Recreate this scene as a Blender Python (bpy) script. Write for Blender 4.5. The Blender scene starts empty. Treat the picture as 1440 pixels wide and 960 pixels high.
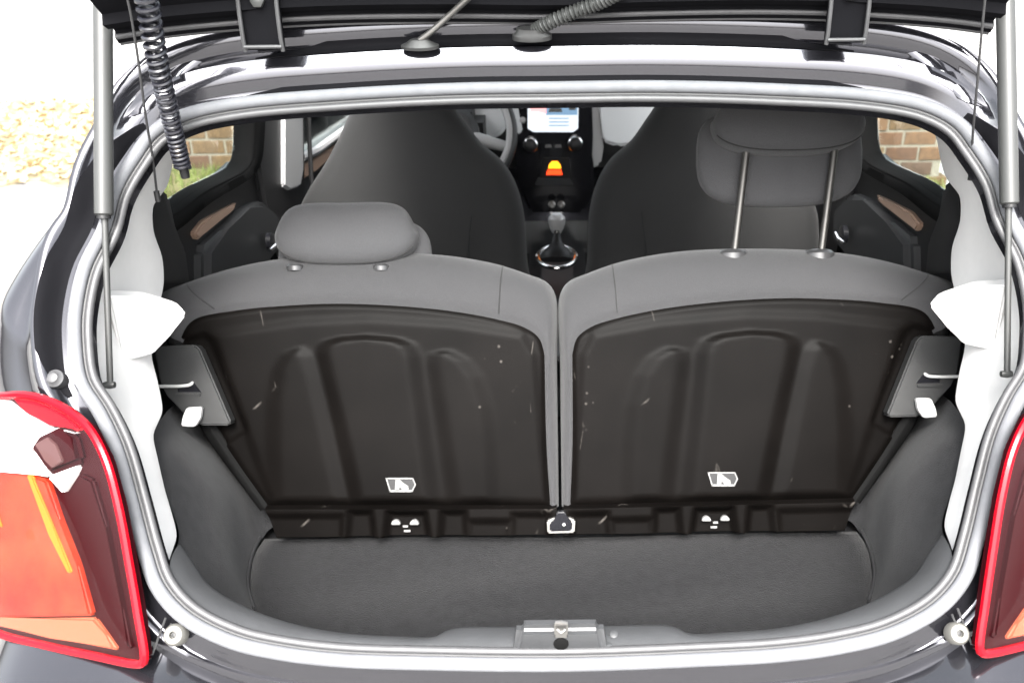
import bpy, bmesh, math, random
import numpy as np
from mathutils import Vector

random.seed(4); rng = np.random.default_rng(7)
S = bpy.context.scene
COL = S.collection
R = math.radians

# ------------------------------------------------------------------ camera, sky, sun, exposure
EYE = np.array([0, -.83, 1.55]); PITCH = R(25); ROLL = R(.7); FPX = 1333.; CX, CY = 785., 480.
cd = bpy.data.cameras.new('camera'); cam = bpy.data.objects.new('camera', cd); COL.objects.link(cam)
fw = np.array([0, math.cos(PITCH), -math.sin(PITCH)]); r0 = np.array([1., 0, 0]); u0 = np.cross(r0, fw)
rt = r0*math.cos(ROLL) - u0*math.sin(ROLL); up = r0*math.sin(ROLL) + u0*math.cos(ROLL)
from mathutils import Matrix
cam.matrix_world = Matrix(((rt[0], up[0], -fw[0], EYE[0]), (rt[1], up[1], -fw[1], EYE[1]), (rt[2], up[2], -fw[2], EYE[2]), (0, 0, 0, 1)))
cd.sensor_width = 36; cd.lens = FPX/1440*36; cd.shift_x = -(CX-720)/1440; cd.clip_start = .02; cd.clip_end = 500
cd.dof.use_dof = True; cd.dof.focus_distance = 1.32; cd.dof.aperture_fstop = 7.0
S.camera = cam

SUN_EL, SUN_AZ = 50, 181     # veiled sun high behind the open boot
w = bpy.data.worlds.new('World'); S.world = w; w.use_nodes = True
wn = w.node_tree; wn.nodes.clear()
sky = wn.nodes.new('ShaderNodeTexSky'); sky.sky_type = 'NISHITA'; sky.sun_disc = False
sky.sun_elevation = R(SUN_EL); sky.sun_rotation = R(SUN_AZ); sky.dust_density = 6; sky.air_density = 1.0; sky.ozone_density = 1
hs = wn.nodes.new('ShaderNodeHueSaturation'); hs.inputs['Saturation'].default_value = .22
bg = wn.nodes.new('ShaderNodeBackground'); bg.inputs['Strength'].default_value = .15
wo = wn.nodes.new('ShaderNodeOutputWorld')
wn.links.new(sky.outputs[0], hs.inputs['Color']); wn.links.new(hs.outputs[0], bg.inputs['Color']); wn.links.new(bg.outputs[0], wo.inputs['Surface'])
sl = bpy.data.lights.new('sun', 'SUN'); sl.energy = 1.4; sl.angle = R(25); sl.color = (1, .97, .93)
so = bpy.data.objects.new('sun', sl); COL.objects.link(so)
az = R(SUN_AZ); el = R(SUN_EL)
sdir = Vector((math.sin(az)*math.cos(el), math.cos(az)*math.cos(el), math.sin(el)))
so.rotation_euler = (-sdir).to_track_quat('-Z', 'Y').to_euler(); so.location = (0, -3, 6)
S.view_settings.view_transform = 'Standard'; S.view_settings.look = 'None'; S.view_settings.gamma = 1
S.view_settings.use_curve_mapping = False; S.view_settings.exposure = 2.7
S.render.engine = 'CYCLES'
S.cycles.max_bounces = 10; S.cycles.diffuse_bounces = 5; S.cycles.transparent_max_bounces = 16

# ------------------------------------------------------------------ measuring: a point of the photograph on a real plane of the car
def A_(v): return np.array(v, float)
def ray(px, py): return fw + rt*(px-CX)/FPX - up*(py-CY)/FPX
def hY(px, py, Y): r = ray(px, py); return EYE + r*(Y-EYE[1])/r[1]
def hZ(px, py, Z): r = ray(px, py); return EYE + r*(Z-EYE[2])/r[2]
def hX(px, py, X): r = ray(px, py); return EYE + r*(X-EYE[0])/r[0]
def hP(px, py, p0, n): r = ray(px, py); n = A_(n); return EYE + r*((A_(p0)-EYE)@n)/(r@n)

# ------------------------------------------------------------------ materials
def mat(name, col, rough=.5, metal=0., noise=0., nscale=60., bump=0., bscale=200., coat=0., emit=None, estr=1., spec=.5, sheen=0., col2=None, detail=3., scratch=0.):
    m = bpy.data.materials.new(name); m.use_nodes = True; nt = m.node_tree; b = nt.nodes['Principled BSDF']
    b.inputs['Base Color'].default_value = (*col, 1); b.inputs['Roughness'].default_value = rough; b.inputs['Metallic'].default_value = metal
    b.inputs['Specular IOR Level'].default_value = spec
    if coat: b.inputs['Coat Weight'].default_value = coat; b.inputs['Coat Roughness'].default_value = .04
    if sheen: b.inputs['Sheen Weight'].default_value = sheen; b.inputs['Sheen Roughness'].default_value = .5
    if emit: b.inputs['Emission Color'].default_value = (*emit, 1); b.inputs['Emission Strength'].default_value = estr
    tc = nt.nodes.new('ShaderNodeTexCoord')
    if noise or col2:
        n = nt.nodes.new('ShaderNodeTexNoise'); n.inputs['Scale'].default_value = nscale; n.inputs['Detail'].default_value = detail
        nt.links.new(tc.outputs['Object'], n.inputs['Vector'])
        cr = nt.nodes.new('ShaderNodeValToRGB'); cr.color_ramp.elements[0].position = .3; cr.color_ramp.elements[1].position = .7
        c2 = col2 or tuple(min(1, c*(1+noise)) for c in col); c1 = col if col2 else tuple(c*(1-noise) for c in col)
        cr.color_ramp.elements[0].color = (*c1, 1); cr.color_ramp.elements[1].color = (*c2, 1)
        nt.links.new(n.outputs['Fac'], cr.inputs[0]); nt.links.new(cr.outputs[0], b.inputs['Base Color'])
        last = cr.outputs[0]
        if scratch:      # pale scuffs: thin broken streaks
            mp = nt.nodes.new('ShaderNodeMapping'); mp.inputs['Scale'].default_value = (1, 1, .35); mp.inputs['Rotation'].default_value = (.5, .9, .4)
            v = nt.nodes.new('ShaderNodeTexVoronoi'); v.feature = 'DISTANCE_TO_EDGE'; v.inputs['Scale'].default_value = 7; v.inputs['Randomness'].default_value = 1
            n2 = nt.nodes.new('ShaderNodeTexNoise'); n2.inputs['Scale'].default_value = 14; n2.inputs['Detail'].default_value = 5
            mr = nt.nodes.new('ShaderNodeMapRange'); mr.inputs[1].default_value = .003; mr.inputs[2].default_value = .010; mr.inputs[3].default_value = 1; mr.inputs[4].default_value = 0
            m2 = nt.nodes.new('ShaderNodeMapRange'); m2.inputs[1].default_value = .58; m2.inputs[2].default_value = .72
            mu = nt.nodes.new('ShaderNodeMath'); mu.operation = 'MULTIPLY'; mu2 = nt.nodes.new('ShaderNodeMath'); mu2.operation = 'MULTIPLY'; mu2.inputs[1].default_value = scratch
            mx = nt.nodes.new('ShaderNodeMix'); mx.data_type = 'RGBA'; mx.inputs[7].default_value = (.22, .20, .18, 1)
            nt.links.new(tc.outputs['Object'], mp.inputs[0]); nt.links.new(mp.outputs[0], v.inputs['Vector']); nt.links.new(tc.outputs['Object'], n2.inputs['Vector'])
            nt.links.new(v.outputs['Distance'], mr.inputs[0]); nt.links.new(n2.outputs['Fac'], m2.inputs[0])
            nt.links.new(mr.outputs[0], mu.inputs[0]); nt.links.new(m2.outputs[0], mu.inputs[1]); nt.links.new(mu.outputs[0], mu2.inputs[0])
            v3 = nt.nodes.new('ShaderNodeTexVoronoi'); v3.inputs['Scale'].default_value = 38; n3 = nt.nodes.new('ShaderNodeTexNoise'); n3.inputs['Scale'].default_value = 9
            r3 = nt.nodes.new('ShaderNodeMapRange'); r3.inputs[1].default_value = .05; r3.inputs[2].default_value = .12; r3.inputs[3].default_value = .22; r3.inputs[4].default_value = 0
            r4 = nt.nodes.new('ShaderNodeMapRange'); r4.inputs[1].default_value = .60; r4.inputs[2].default_value = .70
            m3 = nt.nodes.new('ShaderNodeMath'); m3.operation = 'MULTIPLY'; m4 = nt.nodes.new('ShaderNodeMath'); m4.operation = 'MAXIMUM'
            nt.links.new(tc.outputs['Object'], v3.inputs['Vector']); nt.links.new(tc.outputs['Object'], n3.inputs['Vector']); nt.links.new(v3.outputs['Distance'], r3.inputs[0]); nt.links.new(n3.outputs['Fac'], r4.inputs[0])
            nt.links.new(r3.outputs[0], m3.inputs[0]); nt.links.new(r4.outputs[0], m3.inputs[1]); nt.links.new(mu2.outputs[0], m4.inputs[0]); nt.links.new(m3.outputs[0], m4.inputs[1])
            nt.links.new(m4.outputs[0], mx.inputs[0]); nt.links.new(last, mx.inputs[6]); nt.links.new(mx.outputs[2], b.inputs['Base Color'])
    if bump:
        n = nt.nodes.new('ShaderNodeTexNoise'); n.inputs['Scale'].default_value = bscale; n.inputs['Detail'].default_value = 2
        nt.links.new(tc.outputs['Object'], n.inputs['Vector'])
        bp = nt.nodes.new('ShaderNodeBump'); bp.inputs['Strength'].default_value = bump; bp.inputs['Distance'].default_value = .002
        nt.links.new(n.outputs['Fac'], bp.inputs['Height']); nt.links.new(bp.outputs[0], b.inputs['Normal'])
    return m
def glass(name, tint, gl=.04):
    m = bpy.data.materials.new(name); m.use_nodes = True; nt = m.node_tree; nt.nodes.clear()
    o = nt.nodes.new('ShaderNodeOutputMaterial'); t = nt.nodes.new('ShaderNodeBsdfTransparent'); g = nt.nodes.new('ShaderNodeBsdfGlossy'); mx = nt.nodes.new('ShaderNodeMixShader')
    lw = nt.nodes.new('ShaderNodeLayerWeight'); lw.inputs[0].default_value = .5; pw = nt.nodes.new('ShaderNodeMath'); pw.operation = 'POWER'; pw.inputs[1].default_value = 5; f = nt.nodes.new('ShaderNodeMath'); f.operation = 'MULTIPLY_ADD'; f.inputs[1].default_value = .95; f.inputs[2].default_value = gl; nt.links.new(lw.outputs['Facing'], pw.inputs[0]); nt.links.new(pw.outputs[0], f.inputs[0])
    t.inputs[0].default_value = (*tint, 1); g.inputs['Roughness'].default_value = .01
    nt.links.new(f.outputs[0], mx.inputs[0]); nt.links.new(t.outputs[0], mx.inputs[1]); nt.links.new(g.outputs[0], mx.inputs[2]); nt.links.new(mx.outputs[0], o.inputs[0])
    return m
M = dict(
    paint=mat('metallic_dark_paint', (.036, .036, .043), .15, .8, noise=.1, nscale=900, coat=.9),
    gloss=mat('gloss_black', (.01, .01, .012), .15, coat=.5),
    rubber=mat('grey_rubber_seal', (.115, .118, .126), .7, spec=.25, noise=.08, nscale=40, bump=.1),
    black_rubber=mat('black_rubber', (.02, .02, .021), .55, bump=.1),
    lip=mat('seal_lip', (.045, .045, .047), .5, noise=.1),
    trim=mat('light_trim_plastic', (.62, .615, .605), .5, noise=.02, bump=.12, bscale=700),
    sill=mat('grey_sill_plastic', (.034, .0352, .037), .42, noise=.08, nscale=30, bump=.2, bscale=900),
    shell=mat('brown_black_shell', (.0026, .0022, .0020), .42, noise=.25, nscale=9, bump=.08, bscale=500, scratch=.3, spec=.035),
    cover=mat('latch_cover_plastic', (.016, .0163, .0163), .5, noise=.1, bump=.15, bscale=900),
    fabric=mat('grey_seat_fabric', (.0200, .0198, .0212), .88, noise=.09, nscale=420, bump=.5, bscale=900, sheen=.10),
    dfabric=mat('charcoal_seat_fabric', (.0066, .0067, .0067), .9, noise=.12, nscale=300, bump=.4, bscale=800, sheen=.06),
    hfabric=mat('headrest_fabric', (.035, .035, .037), .88, noise=.09, nscale=420, bump=.5, bscale=900, sheen=.10),
    carpet=mat('charcoal_carpet', (.0060, .0061, .0067), .95, noise=.28, nscale=70, detail=9, bump=.8, bscale=500, sheen=.06, spec=.2),
    scarpet=mat('side_carpet', (.0165, .0168, .0178), .95, noise=.2, nscale=60, detail=9, bump=.6, bscale=500, sheen=.06, spec=.2),
    black=mat('black_plastic', (.009, .009, .0095), .45, bump=.1, bscale=600, spec=.35),
    dash=mat('dash_plastic', (.022, .023, .024), .5, bump=.1, bscale=600),
    dashgrey=mat('dash_light_grey', (.62, .64, .65), .45),
    pillar=mat('pillar_grey_plastic', (.33, .33, .33), .5),
    bronze=mat('bronze_insert', (.34, .23, .17), .4),
    steel=mat('bright_steel', (.75, .75, .74), .25, 1.),
    darksteel=mat('dull_steel', (.22, .215, .205), .38, .9),
    zinc=mat('strut_grey', (.034, .035, .034), .42),
    chrome=mat('chrome', (.85, .85, .85), .1, 1.),
    white=mat('white_print', (.13, .13, .127), .6, noise=.3, nscale=300),
    tab=mat('white_tab', (.45, .445, .44), .6, noise=.2, nscale=150),
    ivory=mat('ivory_stop', (.09, .088, .08), .6, noise=.1),
    red=mat('red_rim_lens', (.24, .002, .007), .15, spec=.2),
    orange=mat('orange_red_lens', (.20, .009, .005), .25, col2=(.24, .032, .013), nscale=16, detail=5, bump=.25, bscale=260, spec=.2),
    clear=mat('clear_lens_glare', (.80, .78, .78), .12, coat=1),  # white base colour carries the sky glare of the lens
    pale=mat('pale_amber_lens', (.26, .062, .032), .25, spec=.3),
    yellow=mat('amber_strip', (.36, .095, .008), .3, spec=.2),
    darkred=mat('dark_red_reflector', (.016, .001, .002), .3, spec=.1),
    post=mat('post_steel', (.07, .068, .064), .4, .8),
    cable=mat('cable_sheath', (.010, .010, .014), .28, coat=.3),
    mauve2=mat('dull_red_facet', (.10, .02, .025), .3),
    frame=mat('window_frame_black', (.006, .006, .006), .75, spec=.03),
    strip=mat('black_coat_and_reflection', (.006, .006, .007), .7, spec=.02),  # coats tailgate frame and hinges; also stands for dark reflections in the paint
    guide=mat('guide_plastic', (.03, .03, .031), .28),
    zwire=mat('zinc_wire', (.42, .42, .41), .45),
    knob=mat('silver_knob', (.50, .50, .50), .3, .3),
    mauve=mat('mauve_reflector', (.05, .022, .022), .3),
    glass=glass('clear_glass', (.88, .93, .91)),
    lensglass=glass('clear_outer_lens', (.97, .93, .92), .015),
    tint=glass('tinted_glass', (.62, .66, .66)),
    screen=mat('lit_screen', (.02, .02, .02), .2, emit=(.86, .93, 1), estr=.19),
    scr_blue=mat('screen_blue_bar', (.02, .02, .02), .2, emit=(.10, .17, .25), estr=.4),
    scr_red=mat('screen_pink_patch', (.02, .02, .02), .2, emit=(.85, .30, .30), estr=.4),
    amber=mat('amber_display', (.02, .01, 0), .3, emit=(1, .30, .01), estr=.7),
    redlit=mat('red_display', (.02, 0, 0), .3, emit=(1, .05, .01), estr=.5),
    headliner=mat('headliner', (.50, .49, .47), .9),
    tyre=mat('tyre', (.02, .02, .02), .8),
    mortar=mat('mortar', (.17, .15, .12), .9, noise=.15, nscale=40, bump=.5, bscale=150),
    grass=mat('grass_blades', (.10, .12, .025), .7, noise=.4, nscale=6),
    soil=mat('soil', (.13, .11, .05), .95, noise=.3, nscale=12, bump=.5, bscale=60),
    leaf=mat('dry_leaves', (.40, .30, .16), .8, noise=.25, nscale=3),
    verge=mat('bare_verge', (.17, .135, .075), .95, col2=(.24, .21, .13), nscale=2.2, detail=8, bump=.4, bscale=40),
    paving=mat('pale_paving', (.25, .245, .235), .9, noise=.08, nscale=5, bump=.3, bscale=60),
)
BRICK = [mat('brick_clay', c, .9, noise=.22, nscale=35, bump=.6, bscale=90) for c in ((.085, .042, .021), (.070, .034, .018), (.10, .053, .026), (.062, .036, .023), (.09, .053, .024))]

# ------------------------------------------------------------------ object helpers
WL = {}
def empty(name, parent=None, loc=(0, 0, 0)):
    o = bpy.data.objects.new(name, None); COL.objects.link(o); o.empty_display_size = .1
    loc = A_(loc)
    if parent: o.parent = parent; o.location = loc - WL[parent.name]
    else: o.location = loc
    WL[o.name] = loc; return o
def link(name, me, m, parent, smooth=True, angle=38):
    V = np.empty(len(me.vertices)*3); me.vertices.foreach_get('co', V); V = V.reshape(-1, 3)
    c = (V.min(0)+V.max(0))/2
    V = V - c; me.vertices.foreach_set('co', V.ravel()); me.update()
    bm = bmesh.new(); bm.from_mesh(me); bmesh.ops.recalc_face_normals(bm, faces=bm.faces); bm.to_mesh(me); bm.free()
    if smooth:
        me.shade_smooth(); me.set_sharp_from_angle(angle=R(angle))
    o = bpy.data.objects.new(name, me); COL.objects.link(o)
    if m: me.materials.append(M[m] if isinstance(m, str) else m)
    if parent: o.parent = parent; o.location = c - WL[parent.name]
    else: o.location = c
    WL[o.name] = c; return o
def raw(name, V, F, m, parent, smooth=True, angle=38):
    me = bpy.data.meshes.new(name); me.from_pydata([tuple(map(float, v)) for v in V], [], F); me.update()
    return link(name, me, m, parent, smooth, angle)
def mir(V): V = A_(V).copy(); V[..., 0] *= -1; return V
def grid(name, P, m, parent, cu=False, cv=False, caps=False, **k):
    P = A_(P); n, q = P.shape[:2]; F = []
    for i in range(n if cu else n-1):
        for j in range(q if cv else q-1):
            F.append((i*q+j, ((i+1) % n)*q+j, ((i+1) % n)*q+(j+1) % q, i*q+(j+1) % q))
    if caps and cv: F.append(tuple(range(q))); F.append(tuple(reversed(range((n-1)*q, n*q))))
    return raw(name, P.reshape(-1, 3), F, m, parent, **k)
def cr(pts, n, closed=False):
    P = A_(pts); m = len(P)
    d = np.r_[0, np.cumsum(np.maximum(1e-9, np.linalg.norm(np.diff(np.vstack([P, P[:1]]) if closed else P, axis=0), axis=1))**.5)]
    if closed: Q = np.vstack([P[-1:], P, P[:2]]); t = np.r_[-(d[-1]-d[-2]), d, d[-1]+d[1]]
    else: Q = np.vstack([2*P[0]-P[1], P, 2*P[-1]-P[-2]]); t = np.r_[-(d[1]), d, 2*d[-1]-d[-2]]
    out = []
    for s in np.linspace(0, d[-1], n, endpoint=not closed):
        i = min(max(int(np.searchsorted(d, s, 'right'))-1, 0), len(d)-2)
        p0, p1, p2, p3 = Q[i:i+4]; t0, t1, t2, t3 = t[i:i+4]
        a1 = (t1-s)/(t1-t0)*p0+(s-t0)/(t1-t0)*p1; a2 = (t2-s)/(t2-t1)*p1+(s-t1)/(t2-t1)*p2; a3 = (t3-s)/(t3-t2)*p2+(s-t2)/(t3-t2)*p3
        b1 = (t2-s)/(t2-t0)*a1+(s-t0)/(t2-t0)*a2; b2 = (t3-s)/(t3-t1)*a2+(s-t1)/(t3-t1)*a3
        out.append((t2-s)/(t2-t1)*b1+(s-t1)/(t2-t1)*b2)
    return A_(out)
def tube(name, path, rad, m, parent, seg=10, closed=False, **k):
    P = A_(path); n = len(P); rad = np.broadcast_to(rad, (n,))
    T = np.roll(P, -1, 0)-np.roll(P, 1, 0) if closed else np.gradient(P, axis=0)
    T /= np.linalg.norm(T, axis=1)[:, None]
    a = A_([0, 0, 1]) if abs(T[0][2]) < .9 else A_([1, 0, 0])
    N = np.cross(T[0], a); N /= np.linalg.norm(N); G = []
    for i in range(n):
        N = N-T[i]*(N@T[i]); N /= np.linalg.norm(N); B = np.cross(T[i], N)
        G.append([P[i]+rad[i]*(math.cos(2*math.pi*j/seg)*N+math.sin(2*math.pi*j/seg)*B) for j in range(seg)])
    return grid(name, G, m, parent, cu=closed, cv=True, caps=not closed, **k)
def plate(name, poly, n, t, m, parent, bev=.002, seg=2, **k):
    """a polygon with thickness t: the front is the outline given, the back lies t behind it against n"""
    n = A_(n); n /= np.linalg.norm(n); P = A_(poly); c = len(P)
    me = bpy.data.meshes.new(name); bm = bmesh.new()
    a = [bm.verts.new(p) for p in P]; b = [bm.verts.new(p-n*t) for p in P]
    bm.faces.new(a); bm.faces.new(b[::-1])
    for i in range(c): bm.faces.new((a[i], b[i], b[(i+1) % c], a[(i+1) % c]))
    if bev:
        es = [e for e in bm.edges if not (e.verts[0] in b and e.verts[1] in b)]
        bmesh.ops.bevel(bm, geom=es, offset=bev, segments=seg, affect='EDGES', clamp_overlap=True)
    bm.to_mesh(me); bm.free(); return link(name, me, m, parent, **k)
def box(name, c, s, m, parent, bev=.004, rx=0, ry=0, rz=0, seg=2, **k):
    me = bpy.data.meshes.new(name); bm = bmesh.new(); bmesh.ops.create_cube(bm, size=1)
    for v in bm.verts: v.co = Vector((v.co.x*s[0], v.co.y*s[1], v.co.z*s[2]))
    if bev: bmesh.ops.bevel(bm, geom=list(bm.edges), offset=min(bev, min(s)*.45), segments=seg, affect='EDGES', clamp_overlap=True)
    from mathutils import Euler
    mt = Matrix.Translation(Vector(c)) @ Euler((rx, ry, rz)).to_matrix().to_4x4()
    bmesh.ops.transform(bm, matrix=mt, verts=bm.verts); bm.to_mesh(me); bm.free(); return link(name, me, m, parent, **k)
def lathe(name, prof, base, axis, m, parent, seg=24, sx=1., **k):
    ax = A_(axis)/np.linalg.norm(axis); a = A_([1, 0, 0]) if abs(ax[0]) < .9 else A_([0, 1, 0])
    U = a-ax*(a@ax); U /= np.linalg.norm(U); V = np.cross(ax, U)
    G = [[A_(base)+ax*h+r*(sx*U*math.cos(2*math.pi*j/seg)+V*math.sin(2*math.pi*j/seg)) for j in range(seg)] for r, h in prof]
    return grid(name, G, m, parent, cv=True, caps=True, **k)
def inset(poly2, d):
    P = A_(poly2); n = len(P); e = np.roll(P, -1, 0)-np.roll(P, 1, 0); e /= np.linalg.norm(e, axis=1)[:, None]+1e-12
    ar = .5*np.sum(P[:, 0]*np.roll(P[:, 1], -1)-np.roll(P[:, 0], -1)*P[:, 1])
    N = np.c_[-e[:, 1], e[:, 0]]*(1 if ar > 0 else -1); return P+N*d
def pillow(name, poly, nrm, t, m, parent, rnd=.03, dome=.006, n=72, k=7, e=1., mx=False, **kw):
    """stuffed slab: smooth closed outline, thickness t (front at +t/2), rounded by rnd"""
    nrm = A_(nrm)/np.linalg.norm(nrm); P = cr(poly, n, True); c = P.mean(0)
    ex = A_([1., 0, 0])-nrm*nrm[0]; ex /= np.linalg.norm(ex); ey = np.cross(nrm, ex)
    Q = np.c_[(P-c)@ex, (P-c)@ey]; G = []
    rings = []
    for ph in np.linspace(-90, 90, 2*k+1):
        cc = math.cos(R(ph)); rings.append((rnd*(1-cc)*e, t/2*math.copysign(abs(math.sin(R(ph)))**.8, ph), 1))
    for f in (.8, .55, .3, .1): rings.append((rnd, t/2+dome*(1-f*f), f))
    pre = [(rnd, -t/2-dome*(1-f*f), f) for f in (.1, .3, .55, .8)]
    for d, h, f in pre+rings:
        q = inset(Q, d*e)*f; G.append([c+ex*a+ey*b+nrm*h for a, b in q])
    if mx: G = mir(G)
    return grid(name, G, m, parent, cv=True, caps=True, angle=180, **kw)
def sdf(P, poly):
    P = A_(P); V = A_(poly); d = np.full(len(P), 1e9); ins = np.zeros(len(P), bool)
    for i in range(len(V)):
        a, b = V[i], V[(i+1) % len(V)]; e = b-a; w_ = P-a
        t = np.clip(w_@e/(e@e+1e-14), 0, 1); d = np.minimum(d, np.linalg.norm(w_-t[:, None]*e, axis=1))
        c = ((a[1] > P[:, 1]) != (b[1] > P[:, 1])); xi = a[0]+(P[:, 1]-a[1])*e[0]/(e[1] if abs(e[1]) > 1e-12 else 1e-12)
        ins ^= c & (P[:, 0] < xi)
    return np.where(ins, -d, d)
def sst(x): x = np.clip(x, 0, 1); return x*x*(3-2*x)
def coons(Lc, Rc, Bc, Tc):
    n = len(Lc); q = len(Bc); v = np.linspace(0, 1, n)[:, None, None]; u = np.linspace(0, 1, q)[None, :, None]
    return (1-u)*Lc[:, None]+u*Rc[:, None]+(1-v)*Bc[None]+v*Tc[None]-((1-u)*(1-v)*Bc[0]+u*(1-v)*Bc[-1]+(1-u)*v*Tc[0]+u*v*Tc[-1])
def prop(o, label=None, cat=None, group=None, kind=None):
    for k, v in (('label', label), ('category', cat), ('group', group), ('kind', kind)):
        if v: o[k] = v
    return o

# ================================================================== the place: paving, bank, brick wall
def sheet(name, x0, x1, y0, y1, z, m, n=40, amp=0.):
    xs = np.linspace(x0, x1, n); ys = np.linspace(y0, y1, n)
    P = [[(x, y, z+amp*math.sin(x*3.1+1)*math.cos(y*2.7)) for y in ys] for x in xs]
    return prop(grid(name, P, m, None), kind='structure')
sheet('driveway', -60, 60, -40, 80, 0, 'paving', 8)
def bankz(x, y):
    t = sst((y-3.35)/.35); return .004 + t*np.interp(x, [-2.5, -1.4, 1.2, 2.5], [.33, .31, .22, .18])
xs = np.linspace(-1.98, 2.0, 60); ys = np.linspace(3.3, 4.0, 24)
prop(grid('grass_bank', [[(x, y, bankz(x, y)+.01*math.sin(x*9)*math.cos(y*13)) for y in ys] for x in xs], 'soil', None), kind='structure')
V = []; F = []
for i in range(7000):
    x = rng.uniform(-1.96, 1.96); y = rng.uniform(3.42, 3.9); h = rng.uniform(.03, .075); a = rng.uniform(0, 6.28); w_ = .004
    z = bankz(x, y)-.004; b = len(V); lx, ly = rng.normal(0, .02, 2)
    V += [(x-w_*math.cos(a), y-w_*math.sin(a), z), (x+w_*math.cos(a), y+w_*math.sin(a), z), (x+lx, y+ly, z+h)]; F.append((b, b+1, b+2))
prop(raw('grass', V, F, 'grass', None, smooth=False), 'short mossy green grass along the foot of the brick wall', 'grass', kind='stuff')
# brick wall
BL, BH, BD, J = .160, .066, .09, .011
NC, NR = 23, 8; WY = 3.92; x0w = -(NC*(BL+J))/2
wall = empty('brick_wall', None, (0, WY, 0)); prop(wall, 'low weathered red-brown brick wall with pale mortar behind the grass bank', 'wall')
box('mortar_core', (0, WY+BD/2+.006, .09+NR*(BH+J)/2), (NC*(BL+J)-.012, BD, NR*(BH+J)), 'mortar', wall, 0)
bme = []
for k in range(3):
    me = bpy.data.meshes.new('brick'); bm = bmesh.new(); bmesh.ops.create_cube(bm, size=1)
    for v in bm.verts: v.co = Vector((v.co.x*BL*(1+rng.normal(0, .006)), v.co.y*BD, v.co.z*BH*(1+rng.normal(0, .015))))
    bmesh.ops.bevel(bm, geom=list(bm.edges), offset=.003, segments=1, affect='EDGES')
    bm.to_mesh(me); bm.free(); me.materials.append(BRICK[0]); bme.append(me)
nb = 0
for r in range(NR):
    for c in range(NC):
        x = x0w+(c+.5)*(BL+J)+(BL+J)*.25*(1 if r % 2 else -1)
        o = bpy.data.objects.new('brick', bme[(r*7+c*3) % 3]); COL.objects.link(o); o.parent = wall
        o.location = (x, BD/2-.001+rng.normal(0, .0015), .09+(r+.5)*(BH+J)); o.rotation_euler = (rng.normal(0, .006), rng.normal(0, .006), rng.normal(0, .008))
        o.material_slots[0].link = 'OBJECT'; o.material_slots[0].material = BRICK[int(rng.integers(0, 5))]
# leaf litter on a bare verge beside the drive
vb = lambda x: .25*x+1.0
P = [[(x, 4.55+vb(x)+f*3.1+.12*math.sin(x*5.3+f*7)+.07*math.sin(x*13.1), .004) for f in np.linspace(0, 1, 12)] for x in np.linspace(-7.6, -2.4, 60)]
prop(grid('verge', P, 'verge', None), kind='structure')
V = []; F = []
for i in range(6000):
    x = rng.uniform(-7.5, -2.5); y = rng.uniform(4.6, 7.6)+.25*x+1.0; a = rng.uniform(0, 6.28); s = rng.uniform(.02, .045); z = .008+rng.uniform(0, .03); t = rng.normal(0, .02, 4)
    b = len(V)
    for j, (p, q) in enumerate(((-1, 0), (0, -.55), (1, 0), (0, .55))):
        V.append((x+s*(p*math.cos(a)-q*math.sin(a)), y+s*(p*math.sin(a)+q*math.cos(a)), z+abs(t[j])))
    F.append((b, b+1, b+2, b+3))
prop(raw('fallen_leaves', V, F, 'leaf', None, smooth=False), 'drift of dry brown fallen leaves on the pale paving', 'leaves', kind='stuff')

# ================================================================== the car
car = empty('hatchback_car'); prop(car, 'dark metallic hatchback with its rear hatch open and folding grey rear seats', 'car')

# --- hatch aperture: an inclined plane; loop measured along the seal, left half, mirrored
AP0 = A_([0, 0, .80]); AD = A_([0, .86, 1]); AD /= np.linalg.norm(AD); AM = A_([0, -1, .86]); AM /= np.linalg.norm(AM)
def apY(z): return (z-.80)*.86
def ap2(px, py): p = hP(px, py, AP0, AM); return (p[0], (p-AP0)@AD)
def ap3(q, m=0.): q = A_(q); return AP0+q[..., :1]*A_([1, 0, 0])+q[..., 1:2]*AD+np.asarray(m)[..., None]*AM if np.ndim(m) else AP0+q[..., :1]*A_([1, 0, 0])+q[..., 1:2]*AD+m*AM
half = [ap2(*p) for p in ((640, 124), (480, 132), (330, 145), (258, 161), (215, 185), (188, 220), (160, 268), (145, 320), (118, 375), (105, 435), (104, 478), (112, 535), (139, 580), (162, 630), (182, 700), (202, 775), (220, 825), (257, 867), (325, 902), (400, 919), (480, 928), (600, 932))]
topc = (0., ap2(785, 122)[1]); botc = (0., ap2(790, 934)[1])
LOOP = cr([topc]+half+[botc]+[(-a, b) for a, b in reversed(half)], 300, True)
tg = np.roll(LOOP, -1, 0)-np.roll(LOOP, 1, 0); tg /= np.linalg.norm(tg, axis=1)[:, None]
NRM = np.c_[tg[:, 1], -tg[:, 0]]
if (NRM[0] @ A_([0, 1])) < 0: NRM = -NRM
for _ in range(6): NRM = (np.roll(NRM, 1, 0)+NRM*2+np.roll(NRM, -1, 0)); NRM /= np.linalg.norm(NRM, axis=1)[:, None]
wt = np.clip(NRM[:, 1], 0, 1)**1.6; wb = np.clip(-NRM[:, 1], 0, 1)**1.6; ws = np.clip(1-wt-wb, 0, 1)
PT = A_([(-.012, -.035), (-.006, -.014), (.008, -.014), (.015, -.019), (.024, -.016), (.032, -.004), (.046, .001), (.058, .004), (.064, -.003), (.074, -.005), (.080, .006), (.092, .016), (.100, .017)])
PS = A_([(-.012, -.035), (-.006, -.014), (.006, -.014), (.011, -.013), (.015, -.011), (.018, -.009), (.022, -.007), (.026, -.003), (.029, .003), (.033, .009), (.037, .014), (.042, .016), (.047, .013)])
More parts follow.
